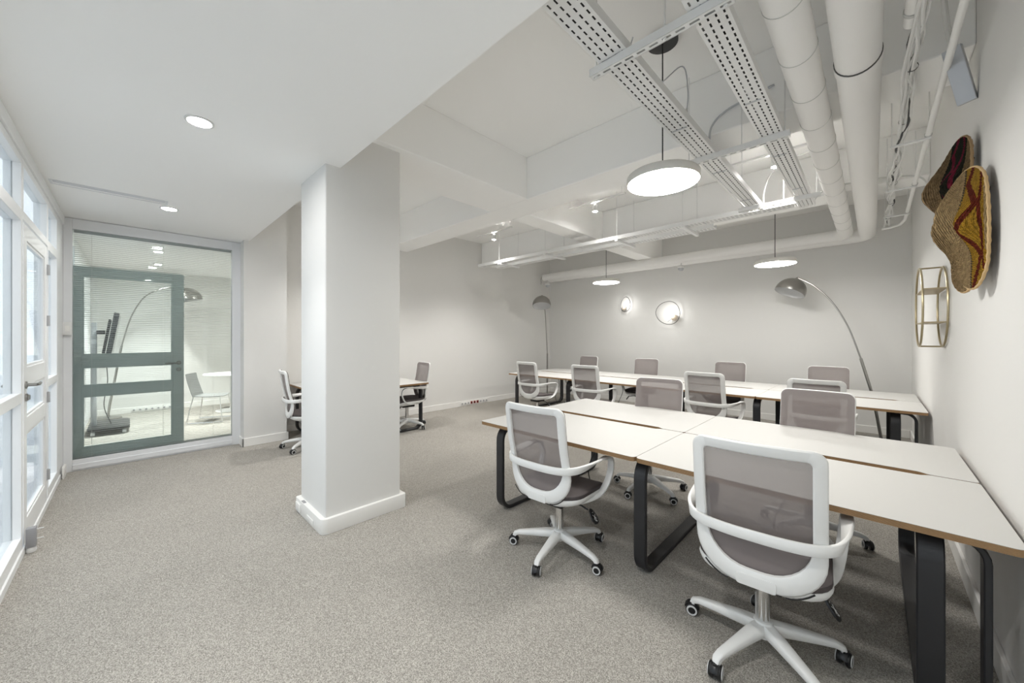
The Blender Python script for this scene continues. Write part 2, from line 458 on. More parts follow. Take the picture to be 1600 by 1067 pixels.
def glazed_door(name, L, H, m, glass, handle_side):
    """leaf in local x 0..L (hinge at 0), y -0.04..0, with three panes"""
    d = bpy.data.objects.new(name, None); C.objects.link(d)
    st = 0.105
    MB().box(0, st, -0.04, 0, 0.01, H).build('stile', m, d, smooth=0, bevel=0.003)
    MB().box(L - st, L, -0.04, 0, 0.01, H).build('stile', m, d, smooth=0, bevel=0.003)
    for a, b in ((0.01, 0.20), (0.79, 0.90), (1.12, 1.25), (H - 0.105, H)):
        MB().box(st, L - st, -0.039, -0.001, a, b).build('rail', m, d, smooth=0, bevel=0.003)
    for a, b in ((0.20, 0.79), (0.90, 1.12), (1.25, H - 0.105)):
        bd = MB()
        for q in ((st, st + 0.018, a, b), (L - st - 0.018, L - st, a, b), (st + 0.018, L - st - 0.018, a, a + 0.018), (st + 0.018, L - st - 0.018, b - 0.018, b)):
            bd.box(q[0], q[1], -0.03, -0.008, q[2], q[3])
        bd.build('glazing_bead', m, d, smooth=0)
        MB().box(st + 0.004, L - st - 0.004, -0.022, -0.017, a + 0.004, b - 0.004).build('pane', glass, d, smooth=0)
    hx = L - 0.05
    for sy in (1, -1):
        y0 = 0 if sy > 0 else -0.04
        hd = MB().lathe([(0.026, 0), (0.026, 0.008 * sy), (0.011, 0.010 * sy), (0.011, 0.05 * sy)], 16, (hx, y0, 1.13), 'y')
        hd.tube(spline([(hx, y0 + 0.05 * sy, 1.13), (hx - 0.03, y0 + 0.055 * sy, 1.13), (hx - 0.13, y0 + 0.05 * sy, 1.13)], 4), 0.010, 10)
        hd.lathe([(0.026, 0), (0.026, 0.010 * sy), (0.018, 0.013 * sy), (0.018, 0.02 * sy)], 16, (hx, y0, 1.045), 'y')
        hd.build('handle', STEEL, d)
    for z in (0.27, 0.94, 1.60, 2.04):
        hg = MB().tube([(-0.008, 0.006, z - 0.045), (-0.008, 0.006, z + 0.045)], 0.011, 8).box(-0.03, 0.02, -0.002, 0.004, z - 0.045, z + 0.045)
        hg.build('hinge', GREYL, d)
    return d
d1 = glazed_door('door_1', 1.0, 2.235, FRAME_W, GLASS, 1)
struct(d1); d1.location = (-5.12, YF, 0.0)
d2 = glazed_door('door_2', 0.972, 2.26, DOOR_G, GLASS, 1)
struct(d2); d2.location = (-6.43, -0.485, 0.0); d2.rotation_euler = (0, 0, PI / 2)
MB().box(0.12, 0.42, 0.0, 0.045, 2.185, 2.245).build('door_closer', DOOR_G, d2, smooth=0, bevel=0.005)
# floor stop beside the street door
t = thing('door_stop', 'small grey door stop box with white foot at the street door', 'door stop', (-4.10, YF + 0.01, 0.0))
MB().box(-0.03, 0.02, 0, 0.045, 0.035, 0.165).build('body', GREYP, t, bevel=0.004)
MB().lathe([(0.022, 0.0), (0.026, 0.012), (0.022, 0.035)], 14, (-0.005, 0.022, 0.0)).build('foot', WHITEP, t)
MB().tube([(-0.01, 0.045, 0.145), (-0.01, 0.075, 0.145)], 0.004, 6).build('pin', WHITEP, t)
MB().tube([(-0.01, 0.045, 0.08), (-0.01, 0.075, 0.08)], 0.004, 6).build('pin', WHITEP, t)
t = thing('wall_switch', 'slim white switch on the corner post beside the glass partition', 'switch', (-6.195, -0.485, 1.55))
MB().box(-0.003, 0.012, -0.015, 0.05, -0.07, 0.07).build('plate', WHITEP, t, bevel=0.003)
MB().box(0.012, 0.016, 0.0, 0.035, -0.03, 0.03).build('rocker', TRIM, t, bevel=0.001)
t = thing('skirting_block', 'short white skirting block at the facade corner by partition', 'skirting', (-6.0, YF + 0.014, 0.0))
MB().box(-0.15, 0.05, 0, 0.016, 0.0, 0.11).build('block', TRIM, t, bevel=0.003)
MB().box(-0.15, 0.05, 0.0, 0.008, 0.11, 0.118).build('cap', TRIM, t, bevel=0.001)

# glass partition, blind between its panes
wp = struct(bpy.data.objects.new('window_7', None)); C.objects.link(wp)
PX0, PX1 = XL - 0.09, XL
frame_bits('frame', wp, [(PX0, PX1, YF, -0.434, 0.0, SOFF - 0.006), (PX0, PX1, 0.962, 1.055, 0.0, SOFF - 0.006), (PX0, PX1, -0.434, 0.962, 2.63, SOFF - 0.006), (PX0, PX1, -0.434, 0.962, 0.0, 0.127)], FRAME_G)
frame_bits('sill_moulding', wp, [(PX1, PX1 + 0.012, -0.434, 0.962, 0.02, 0.075)], FRAME_G)
MB().box(XL - 0.012, XL - 0.006, -0.434, 0.962, 0.127, 2.63).build('pane', GLASS2, wp, smooth=0)
MB().box(XL - 0.07, XL - 0.064, -0.434, 0.962, 0.127, 2.63).build('pane', GLASS2, wp, smooth=0)
bl = thing('venetian_blind', 'fine grey venetian blind with level slats inside the glass partition', 'blind', (XL - 0.038, 0.264, 0.13))
sl = MB()
nsl = 112
for i in range(nsl):
    z = 0.03 + i * 0.0218
    sl.add([(-0.0115, -0.69, z - 0.0012), (0.0115, -0.69, z + 0.0012), (0.0115, 0.69, z + 0.0012), (-0.0115, 0.69, z - 0.0012),
            (-0.0115, -0.69, z - 0.0002), (0.0115, -0.69, z + 0.0022), (0.0115, 0.69, z + 0.0022), (-0.0115, 0.69, z - 0.0002)],
           [(0, 1, 2, 3), (7, 6, 5, 4), (0, 4, 5, 1), (1, 5, 6, 2), (2, 6, 7, 3), (3, 7, 4, 0)])
so = sl.build('slats', SLAT, bl, smooth=0); so['kind'] = 'stuff'
MB().box(-0.013, 0.013, -0.69, 0.69, 2.468, 2.495).build('head_rail', SLAT, bl, smooth=0)
MB().box(-0.012, 0.012, -0.69, 0.69, 0.006, 0.018).build('bottom_rail', SLAT, bl, smooth=0)
for y in (-0.56, 0.02, 0.50):
    MB().tube([(0.0125, y, 0.01), (0.0125, y, 2.48)], 0.0012, 5).build('cord', CABW, bl)

# ------------------------------------------------------------------ office chair
def back_y(x, z):
    v = (z - 0.45) / 0.588
    return -0.24 - 0.08 * v + 0.018 * math.exp(-((z - 0.63) / 0.11) ** 2) + 0.035 * (x / 0.235) ** 2

def back_outline(inset, n=8):
    hw = 0.230 - inset
    return rrect(-hw, hw, 0.425 + inset * 1.5, 1.038 - inset, [max(0.05 - inset * 0.7, 0.015)] * 2 + [0.17 - inset * 0.4] * 2, n)

def densify(poly, step=0.06):
    out = []
    for i, p in enumerate(poly):
        q = poly[(i + 1) % len(poly)]
        d = math.hypot(q[0] - p[0], q[1] - p[1]); k = max(1, int(round(d / step)))
        for j in range(k): out.append((p[0] + (q[0] - p[0]) * j / k, p[1] + (q[1] - p[1]) * j / k))
    return out

def make_chair():
    t = bpy.data.objects.new('office_chair', None); C.objects.link(t)
    # back frame ring
    oc = 8
    def dens(inset):
        base = rrect(-1, 1, 0, 1, 0.1, oc)
        p = back_outline(inset, oc); res = []
        nn = len(p)
        for i in range(nn):
            a = p[i]; b = p[(i + 1) % nn]
            k = 6 if (i % (oc + 1)) == oc else 1
            for j in range(k): res.append((a[0] + (b[0] - a[0]) * j / k, a[1] + (b[1] - a[1]) * j / k))
        return res
    po, pm, pi_ = dens(0.0), dens(0.006), dens(0.046)
    rings = []
    for poly, dy in ((pm, 0.0), (po, -0.006), (po, -0.015), (pm, -0.022), (dens(0.04), -0.022), (pi_, -0.016), (pi_, 0.0)):
        rings.append([(x, back_y(x, z) + dy, z) for x, z in poly])
    MB().loft(rings, loop=True).build('back_frame', CH_W, t, smooth=50)
    # upholstery mesh in front of the frame
    m = MB(); pr = dens(0.004)
    cz = 0.72; rr = []
    for k in range(9):
        s = 1 - k / 9.0
        rr.append([(x * s, back_y(x * s, cz + (z - cz) * s) + 0.006 + 0.004 * (1 - s), cz + (z - cz) * s) for x, z in pr])
    m.loft(rr, caps=False)
    b = len(m.v); m.v.append((0, back_y(0, cz) + 0.01, cz)); n = len(pr); st = b - n
    for j in range(n): m.f.append((st + j, st + (j + 1) % n, b))
    m.build('back_mesh', CH_MESH, t, smooth=60)
    # lumbar plate details at the bottom of the frame
    lp = MB()
    lp.prism(rrect(-0.07, 0.07, 0.425, 0.475, 0.01, 3), 0, 1, lambda u, v, a: (u, back_y(u, v) - 0.020 - 0.006 * a, v))
    lp.build('joint_cover', CH_W, t, bevel=0.002)
    for s in (-1, 1):
        MB().ribbon([(s * (0.10 + 0.018 * k), back_y(s * (0.10 + 0.018 * k), 0.435 + 0.0018 * k * k) - 0.0235, 0.430 + 0.0018 * k * k) for k in range(6)], (0, 0, 1), 0.006, 0.004).build('slot', BLACKP, t)
    # seat cushion
    so_ = rrect(-0.245, 0.245, -0.24, 0.235, [0.09, 0.09, 0.15, 0.15], 7)
    def sz(x, y): return 0.468 - 0.035 * max(0, (y - 0.08) / 0.175) ** 2 + 0.014 * (x / 0.245) ** 2 + 0.012 * max(0, (-y - 0.05) / 0.165) ** 2
    m = MB(); rr = []
    for k, (s, dz) in enumerate(((0.97, -0.035), (1.0, -0.022), (0.99, -0.006), (0.95, 0.0), (0.75, 0.0), (0.5, 0.0), (0.25, 0.0))):
        rr.append([(x * s, 0.02 + (y - 0.02) * s, sz(x * s, 0.02 + (y - 0.02) * s) + dz) for x, y in so_])
    m.loft(rr); m.build('seat', CH_SEAT, t, smooth=50)
    # white seat shell below
    m = MB(); rr = []
    for s, sy, z, dy in ((0.99, 1.0, 0.440, 0), (1.01, 1.01, 0.428, 0), (0.97, 0.98, 0.408, -0.004), (0.72, 0.75, 0.385, -0.01), (0.42, 0.5, 0.370, -0.01), (0.3, 0.4, 0.366, -0.01)):
        rr.append([(x * s, 0.02 + dy + (y - 0.02) * sy, z + (sz(x * s, y) - 0.468) * (1 if z > 0.4 else 0.4)) for x, y in so_])
    m.loft(rr); m.build('seat_shell', CH_W, t, smooth=50)
    # arms: one band round the back, forward along both sides and down into the shell
    half = [((0.0, -0.295, 0.655), (0, 0, 1)), ((0.10, -0.291, 0.655), (0, 0, 1)), ((0.19, -0.271, 0.656), (0, 0, 1)), ((0.25, -0.222, 0.658), (0, 0, 1)), ((0.278, -0.14, 0.662), (0.35, 0, 1)),
            ((0.288, -0.03, 0.668), (1, 0, 0.9)), ((0.292, 0.06, 0.672), (1, 0, 0.25)), ((0.292, 0.13, 0.668), (1, 0, 0)), ((0.290, 0.175, 0.645), (1, 0, 0)), ((0.286, 0.192, 0.60), (1, 0, 0)), ((0.280, 0.185, 0.54), (1, 0, 0)), ((0.270, 0.15, 0.475), (1, 0, 0)), ((0.255, 0.09, 0.430), (1, 0, 0)), ((0.23, 0.02, 0.412), (1, 0, 0)), ((0.19, -0.05, 0.402), (1, 0, 0))]
    pts = [(tuple((-p[0], p[1], p[2])), (-a[0], a[1], a[2])) for p, a in reversed(half[1:])]
    allp = []
    for (p, a) in pts: allp.append((p, a if a[2] > 0.5 else a))
    path = [p for p, _ in pts] + [p for p, _ in half]
    # keep the width axis continuous: left side mirrored so it points outward on both ends
    wax = [(-a[0], a[1], a[2]) if False else a for _, a in pts] + [a for _, a in half]
    dense = spline(path, 4)
    wd = spline(wax, 4)
    MB().ribbon(dense, [tuple(x) for x in wd], 0.044, 0.015).build('arm_band', CH_W, t, smooth=50)
    # mechanism, gas lift, lever
    MB().box(-0.08, 0.08, -0.10, 0.10, 0.335, 0.372).build('mechanism', BLACKP, t, bevel=0.008)
    MB().lathe([(0.026, 0.07), (0.026, 0.345)], 20).build('gas_lift', CHROME, t)
    MB().tube([(0.05, 0.03, 0.350), (0.15, 0.035, 0.340), (0.20, 0.035, 0.325)], 0.006, 8).build('lever', BLACKP, t)
    lv = MB().prism([(0.0, -0.028), (0.03, -0.034), (0.055, -0.022), (0.06, 0.0), (0.055, 0.022), (0.03, 0.034), (0.0, 0.028), (-0.03, 0.016), (-0.04, 0.0), (-0.03, -0.016)], -0.005, 0.005)
    Mt = Matrix.Translation((0.235, 0.035, 0.305)) @ Matrix.Rotation(math.radians(55), 4, 'Y')
    lv.xform(Mt); pd = lv.build('lever_paddle', BLACKP, t, bevel=0.002)
    ic = MB()
    for a, b in (((0.0, -0.012), (0.03, 0.012)), ((0.005, 0.014), (0.028, -0.014)), ((0.012, 0.0), (0.045, 0.0)), ((0.035, -0.01), (0.045, 0.008)), ((-0.012, -0.006), (-0.012, 0.008))):
        for zz in (0.0058, -0.0058):
            ic.tube([(a[0], a[1], zz), (b[0], b[1], zz)], 0.0013, 5)
    ic.xform(Mt); ic.build('icon', WHITEP, pd)
    # five-star base
    m = MB().lathe([(0.03, 0.075), (0.045, 0.085), (0.05, 0.12), (0.036, 0.150), (0.030, 0.152)], 20)
    for k in range(5):
        a = PI / 2 + 0.35 + 2 * PI * k / 5
        dx, dy = math.cos(a), math.sin(a)
        pth = [(dx * r, dy * r, z) for r, z in ((0.02, 0.118), (0.10, 0.112), (0.20, 0.100), (0.285, 0.088), (0.312, 0.076), (0.318, 0.058))]
        m.ribbon(pth, (-dy, dx, 0), [0.062, 0.054, 0.044, 0.036, 0.032, 0.028], [0.052, 0.048, 0.036, 0.028, 0.028, 0.026])
    m.build('star_base', CH_W, t, smooth=45)
    # casters
    cm = MB()
    for s in (-1, 1):
        cm.lathe([(0.010, 0.006 * s), (0.027, 0.007 * s), (0.030, 0.011 * s), (0.030, 0.021 * s), (0.026, 0.025 * s), (0.015, 0.0262 * s)], 20, (0, 0, 0.030), 'y')
    hood = []
    for k in range(9):
        a = math.radians(10 + 160 * k / 8)
        hood.append((0.033 * math.cos(a), 0, 0.030 + 0.033 * math.sin(a)))
    cm.ribbon(hood, (0, 1, 0), 0.03, 0.006).tube([(-0.012, 0, 0.045), (-0.012, 0, 0.066)], 0.008, 8)
    c0 = cm.build('caster', BLACKP, t, smooth=45)
    for s in (-1, 1):
        rm = MB()
        rm.lathe([(0.0175, 0.0262 * s), (0.018, 0.0285 * s), (0.0245, 0.0285 * s), (0.0255, 0.0255 * s)], 22, (0, 0, 0.030), 'y', caps=False)
        rm.build('wheel_rim', RIMW, c0, smooth=45)
    for k in range(5):
        a = PI / 2 + 0.35 + 2 * PI * k / 5
        c = c0 if k == 0 else copy_tree(c0, t)
        c.location = (math.cos(a) * 0.322, math.sin(a) * 0.322, 0)
        c['slot'] = k
        c.rotation_euler = (0, 0, [0.6, 2.3, 1.2, 2.9, 1.7][k])
    return t

chair0 = make_chair()
CASTER_POS = [Vector((math.cos(PI / 2 + 0.35 + 2 * PI * k / 5) * 0.322, math.sin(PI / 2 + 0.35 + 2 * PI * k / 5) * 0.322, 0)) for k in range(5)]
CH_ALL = [
    # x, y, facing (deg from +Y, ccw), label
    (-1.54, 2.05, 3, 'grey mesh office chair tucked at the left desk of the nearest table'),
    (-0.365, 2.05, 4, 'grey mesh office chair nearest to us, its white back frame largest in view'),
    (-1.53, 3.46, 186, 'office chair facing us across the nearest table, its back left of the desk seam'),
    (-0.34, 3.47, 176, 'office chair facing us across the nearest table, wide grey back near right wall'),
    (-4.22, 4.98, 0, 'office chair at the near side of the far table, closest to the left wall'),
    (-3.14, 5.05, 6, 'office chair at the near side of the far table, second from the left wall'),
    (-1.44, 5.08, -3, 'office chair at the near side of the far table, third from the left wall'),
    (-0.42, 5.04, 2, 'office chair at the near side of the far table, half hidden behind another back'),
    (-4.48, 6.72, 176, 'office chair behind the far table below the left arc lamp, only its top showing'),
    (-3.14, 6.72, 184, 'office chair behind the far table, below the two round wall lamps'),
    (-1.72, 6.74, 180, 'office chair behind the far table, left of the right arc lamp'),
    (-0.46, 6.66, 180, 'office chair behind the far table, closest to the right arc lamp pole'),
    (-5.37, 1.66, -6, 'office chair left of the white column, facing the recess desk'),
    (-5.40, 3.12, 172, 'office chair right of the white column, seen side on behind the recess desk'),
]
for i, (x, y, a, lab) in enumerate(CH_ALL):
    o = chair0 if i == 0 else copy_tree(chair0)
    o.location = (x, y, 0); o.rotation_euler = (0, 0, math.radians(a))
    dl = math.radians([24, -10, -37, 14, 5, 30, -20, 11, 0, 20, -15, 33, -11, 26][i])
    for ch in o.children:
        if ch.name.startswith('star_base'): ch.rotation_euler = (0, 0, dl)
        if ch.name.startswith('caster'):
            ch.location = Matrix.Rotation(dl, 3, 'Z') @ CASTER_POS[int(ch['slot'])]
            ch.rotation_euler = (0, 0, random.uniform(0, PI))
    tag(o, lab, 'chair', 'grey mesh office chairs')

# ------------------------------------------------------------------ bench tables
def desk_outline(L, D, notch_side):
    """local outline, notch (cable gap) on the y = D edge"""
    r = 0.03
    o = []
    for k in range(5): a = math.radians(180 + 90 * k / 4); o.append((r + r * math.cos(a), r + r * math.sin(a)))
    for k in range(5): a = math.radians(270 + 90 * k / 4); o.append((L - r + r * math.cos(a), r + r * math.sin(a)))
    q = 0.015
    for k in range(4): a = math.radians(90 * k / 3); o.append((L - q + q * math.cos(a), D - q + q * math.sin(a)))
    n = 0.03; s0 = L - 0.16
    for k in range(5):
        u = k / 4.0; o.append((s0 - 0.05 * u, D - n * (3 * u * u - 2 * u ** 3)))
    for k in range(5):
        u = k / 4.0; o.append((0.16 + 0.05 * (1 - u), D - n * (1 - (3 * u * u - 2 * u ** 3))))
    for k in range(4): a = math.radians(90 + 90 * k / 3); o.append((q + q * math.cos(a), D - q + q * math.sin(a)))
    return o

TOPZ = 0.74
def bench(label, x0, nd, ynear, legs, end_leg=None, L=1.40, D=0.805, gap=0.012):
    t = thing('bench_table', label, 'table', (x0, ynear, 0), group='white plywood bench tables')
    yf = 2 * D + gap
    for side in (0, 1):
        for k in range(nd):
            ol = desk_outline(L - 0.003, D, 1)
            pts = [(x + k * L, y if side == 0 else yf - y) for x, y in ol]
            tp = MB().prism(pts, TOPZ - 0.027, TOPZ - 0.0015).build('desktop', PLY, t, smooth=30)
            MB().prism([(p[0], p[1]) for p in pts], TOPZ - 0.0015, TOPZ).build('laminate', LAM, tp, smooth=30)
    y0, y1 = 0.075, yf - 0.075
    for lx in legs:
        x = lx - x0
        r = 0.11; z0, z1 = 0.015, TOPZ - 0.027 - 0.017
        pth = [(x, a, b) for a, b in rrect(y0, y1, z0, z1, r, 7)]
        MB().ribbon(pth, (1, 0, 0), 0.076, 0.030, closed=True).build('leg', BLACKM, t, smooth=40)
        MB().box(x - 0.05, x + 0.05, y0 + 0.12, y1 - 0.12, TOPZ - 0.045, TOPZ - 0.027).build('leg_bracket', BLACKM, t, smooth=0)
    xa, xb = legs[0] - x0, legs[-1] - x0
    for yy in (0.42, yf - 0.42):
        MB().box(xa, xb, yy - 0.03, yy + 0.03, TOPZ - 0.066, TOPZ - 0.028).build('under_beam', BLACKM, t, smooth=0, bevel=0.003)
    if end_leg is not None:
        ex = end_leg - x0; zt = TOPZ - 0.042
        pth = [(xb + 0.03, 0.14, zt), (ex - 0.10, 0.14, zt)]
        for k in range(1, 7):
            a = math.radians(90 - 90 * k / 6); pth.append((ex - 0.08 + 0.08 * math.cos(a), 0.14, zt - 0.08 + 0.08 * math.sin(a)))
        pth.append((ex, 0.14, 0.001))
        MB().ribbon(pth, (0, 1, 0), 0.07, 0.022).build('end_leg', BLACKM, t, smooth=40)
    # power boxes and cable tails hung under the tops
    for k in range(nd):
        cx = k * L + L * 0.42
        MB().tube(spline([(cx, yf / 2, TOPZ - 0.05), (cx + 0.05, yf / 2 + 0.02, 0.5), (cx - 0.03, yf / 2, 0.25), (cx + 0.02, yf / 2 + 0.05, 0.01)], 5), 0.005, 6).build('power_lead', CABK, t)
    return t
bench('white plywood bench table nearest to us, four desktops on black loop legs', -2.42, 2, 2.10, [-2.25, -1.02, 0.16], 0.305)
bench('long white bench table by the back wall, eight desktops with plywood edges', -5.22, 4, 5.26, [-5.05, -3.82, -2.42, -1.02, 0.16], 0.305)
bench('white bench table in the wall recess, half hidden behind the white column', -6.46, 1, 1.70, [-6.29, -5.20])

# ------------------------------------------------------------------ arc floor lamps
def arc_lamp(label, base, pole, tip_dir, shade_c, shade_axis, R=0.2, tele=2):
    t = thing('arc_floor_lamp', label, 'floor lamp', base, group='steel arc floor lamps')
    B = Vector(base)
    MB().lathe([(0.17, 0.0), (0.175, 0.01), (0.175, 0.045), (0.16, 0.055), (0.03, 0.06)], 32).build('base', STEEL, t)
    P = [Vector(p) - B for p in pole]
    MB().tube([(P[0].x * 0.0, 0, 0.05)] + [tuple(p) for p in P[:tele]], 0.018, 10).build('lower_pole', STEEL, t)
    up = spline([tuple(p) for p in P[tele - 1:]], 8)
    MB().tube(up, 0.0105, 10).build('arc', STEEL, t)
    ax = Vector(shade_axis).normalized()      # axis from rim toward the crown
    prof = [(R * math.cos(a), R * math.sin(a)) for a in [math.radians(x) for x in range(-8, 90, 7)]] + [(0.002, R)]
    m = MB().lathe(prof, 36, caps=False)
    q = Vector((0, 0, 1)).rotation_difference(ax).to_matrix().to_4x4()
    sc = Vector(shade_c) - B
    m.xform(Matrix.Translation(sc) @ q)
    sh = m.build('shade', STEEL, t, smooth=60)
    prof2 = [(r * 0.985, z * 0.985 + 0.001) for r, z in prof]
    MB().lathe(prof2, 36, caps=False).xform(Matrix.Translation(sc) @ q).build('shade_lining', STEEL_IN, sh, smooth=60)
    MB().lathe([(0.025, R - 0.004), (0.025, R + 0.012), (0.012, R + 0.02), (0.008, R + 0.035)], 14).xform(Matrix.Translation(sc) @ q).build('finial', STEEL, sh)
    return t
yL = 7.25
arc_lamp('steel arc floor lamp with dome shade at the right of the back wall', (0.08, yL, 0),
         [(0.0, yL, 0.62), (-0.126, yL, 1.154), (-0.261, yL, 1.612), (-0.437, yL, 1.976), (-0.644, yL, 2.233), (-0.838, yL, 2.375)],
         None, (-0.93, yL - 0.05, 2.175), (0.38, 0.30, 1), R=0.205)
arc_lamp('steel arc floor lamp with dome shade in the far left corner', (-5.80, 7.22, 0),
         [(-5.80, 7.22, 0.6), (-5.78, 7.20, 1.05), (-5.72, 7.08, 1.6), (-5.62, 6.92, 2.02), (-5.48, 6.68, 2.30), (-5.30, 6.42, 2.385)],
         None, (-5.30, 6.40, 2.175), (-0.22, 0.28, 1), R=0.205)
arc_lamp('steel arc floor lamp seen through the glass partition in the meeting room', (-9.62, -0.27, 0),
         [(-9.6, -0.25, 0.25), (-9.6, -0.104, 1.305), (-9.6, 0.016, 1.823), (-9.6, 0.18, 2.182), (-9.6, 0.393, 2.354), (-9.6, 0.62, 2.42), (-9.6, 0.74, 2.415)],
         None, (-9.6, 0.78, 2.185), (0.0, -0.28, 1), R=0.235)

# ------------------------------------------------------------------ meeting room furniture
t = thing('tv_stand', 'black screen on a grey wheeled stand in the meeting room', 'tv stand', (-8.55, -0.30, 0))
MB().prism(rrect(-0.42, 0.42, -0.14, 0.30, 0.10, 5), 0.07, 0.11).build('base', BLACKP, t, bevel=0.004)
for cx, cy in ((-0.36, -0.08), (0.36, -0.08), (-0.36, 0.24), (0.36, 0.24)):
    MB().lathe([(0.012, -0.022), (0.032, -0.02), (0.034, 0), (0.032, 0.02), (0.012, 0.022)], 14, (cx, cy, 0.034), 'y').tube([(cx, cy, 0.04), (cx, cy, 0.075)], 0.01, 8).build('caster', RIMW, t)
MB().box(-0.05, 0.05, -0.115, -0.055, 0.10, 1.68).build('pole', GREYL, t, bevel=0.004)
MB().box(-0.10, 0.10, -0.055, 0.03, 1.50, 1.56).build('bracket', BLACKP, t, bevel=0.003)
for xx in (-0.18, 0.18):
    MB().obox((xx, 0.05, 1.47), (1, 0, 0), (0, 1, -0.14), (0, 0.14, 1), 0.012, 0.012, 0.26).build('mount_rail', BLACKP, t)
sc = MB().obox((0, 0.115, 1.46), (1, 0, 0), (0, 1, -0.14), (0, 0.14, 1), 0.58, 0.026, 0.36).build('screen', TVM, t, bevel=0.006)
MB().obox((0, 0.144, 1.456), (1, 0, 0), (0, 1, -0.14), (0, 0.14, 1), 0.565, 0.002, 0.345).build('glass', mat('screen_glass', (0.01, 0.01, 0.012), 0.1), sc)
MB().tube(spline([(0.05, 0.02, 1.3), (0.06, 0.06, 0.8), (0.02, 0.02, 0.4), (0.1, 0.1, 0.12)], 6), 0.006, 6).build('lead', CABK, t)

t = thing('visitor_chair', 'pale grey shell chair on thin metal legs in the meeting room', 'chair', (-8.32, 0.98, 0), math.radians(-25))
def shell_pt(u, v):
    x = u * (0.225 - 0.02 * v)
    if v < 0.5:
        s = v / 0.5; y = 0.22 - 0.42 * s; z = 0.45 - 0.02 * math.sin(s * PI) - 0.02 * (1 - s) ** 3 + 0.02 * u * u
    else:
        s = (v - 0.5) / 0.5; y = -0.20 - 0.04 * math.sin(s * PI / 2) - 0.06 * s; z = 0.45 + 0.38 * s; y += 0.03 * u * u
    return Vector((x, y, z))
m = MB(); NU, NV = 9, 17
top = [[shell_pt(-1 + 2 * i / (NU - 1), j / (NV - 1)) for i in range(NU)] for j in range(NV)]
bot = [[p + Vector((0, -0.006 if j > 8 else 0, -0.010 if j <= 8 else -0.002)) for p in r] for j, r in enumerate(top)]
def grid_ring(j): return top[j] + list(reversed(bot[j]))
m.loft([grid_ring(j) for j in range(NV)])
m.build('shell', SHELL, t, smooth=50)
for s in (-1, 1):
    lg = MB().tube(spline([(s * 0.2, 0.20, 0.43), (s * 0.235, 0.23, 0.2), (s * 0.25, 0.25, 0.012)], 4), 0.008, 8)
    lg.build('leg', CHROME, t)
    lg = MB().tube(spline([(s * 0.2, -0.17, 0.44), (s * 0.235, -0.21, 0.2), (s * 0.25, -0.24, 0.012)], 4), 0.008, 8)
    lg.build('leg', CHROME, t)
    MB().tube([(s * 0.25, -0.24, 0.012), (s * 0.25, 0.25, 0.012)], 0.008, 8).build('runner', CHROME, t)
vc = t
t2 = copy_tree(vc); t2.location = (-9.05, 2.05, 0); t2.rotation_euler = (0, 0, math.radians(200))
tag(t2, 'grey shell chair at the right edge of the glass partition, mostly hidden by its frame', 'chair')
vc['group'] = t2['group'] = 'meeting room shell chairs'
t = thing('round_table', 'round white table with a pedestal foot in the meeting room', 'table', (-9.2, 1.42, 0))
MB().lathe([(0.44, 0.715), (0.45, 0.722), (0.45, 0.735), (0.445, 0.74)], 40).build('top', TABLEW, t)
MB().lathe([(0.03, 0.03), (0.03, 0.715)], 16).build('pedestal', TABLEW, t)
MB().lathe([(0.26, 0.0), (0.26, 0.012), (0.04, 0.03)], 32).build('foot', TABLEW, t)

def socket_strip(label, loc, rz, n, reds, step=0.085):
    t = thing('socket_strip', label, 'sockets', loc, rz)
    MB().box(-step * n / 2, step * n / 2, 0, 0.006, -0.035, 0.035).build('backplate', TRIM, t, bevel=0.001)
    for k in range(n):
        x = -step * (n - 1) / 2 + k * step
        f = MB().box(x - 0.027, x + 0.027, 0.006, 0.012, -0.027, 0.027).build('socket', REDP if k in reds else WHITEP, t, bevel=0.002)
        MB().lathe([(0.017, 0.0122), (0.017, 0.0135), (0.006, 0.0135)], 12, (x, 0, 0), 'y').build('recess', BLACKP if k in reds else GREYP, f)
    return t
socket_strip('row of nine skirting sockets, three of them red, on the left wall', (XL + 0.018, 5.20, 0.055), -PI / 2, 9, (3, 4, 5))
socket_strip('row of white skirting sockets in the meeting room', (MRX + 0.018, 0.35, 0.055), -PI / 2, 8, ())

# ------------------------------------------------------------------ ceiling fittings
def downlight(loc, label, power, r=0.055):
    t = thing('downlight', label, 'downlight', loc, group='recessed downlights')
    MB().lathe([(r * 1.28, 0.0), (r * 1.28, -0.006), (r * 1.05, -0.008), (r, -0.002)], 28, caps=False).build('trim_ring', WHITEP, t)
    MB().lathe([(r, -0.003), (0.002, -0.0035)], 24, caps=False).build('lens', LGLOW, t)
    l = bpy.data.lights.new('downlight_lamp', 'SPOT'); l.energy = power; l.spot_size = math.radians(95); l.spot_blend = 0.9; l.shadow_soft_size = 0.05; l.color = (1.0, 0.98, 0.95)
    lo = bpy.data.objects.new('downlight_lamp', l); C.objects.link(lo); lo.parent = t; lo.location = (0, 0, -0.03)
    return t
downlight((-2.89, 0.29, SOFF), 'recessed ceiling downlight in the dropped ceiling, nearer to us', DOWN_W)
downlight((-5.07, 0.275, SOFF), 'recessed ceiling downlight beside the ceiling vent, near the partition', DOWN_W)
downlight((-0.71, 0.285, SOFF), 'added fill downlight overhead in the dropped ceiling, out of view', DOWN_W)  # unseen lamp added to brighten the near end of the room
downlight((-7.75, 0.30, SOFF), 'meeting room downlight nearest the glass partition', DOWN_W * 5.0)
downlight((-9.1, 0.35, SOFF), 'meeting room downlight farther from the glass partition', DOWN_W * 5.0)
downlight((-8.4, 2.0, SOFF), 'meeting room downlight above the round table side', DOWN_W * 5.0)

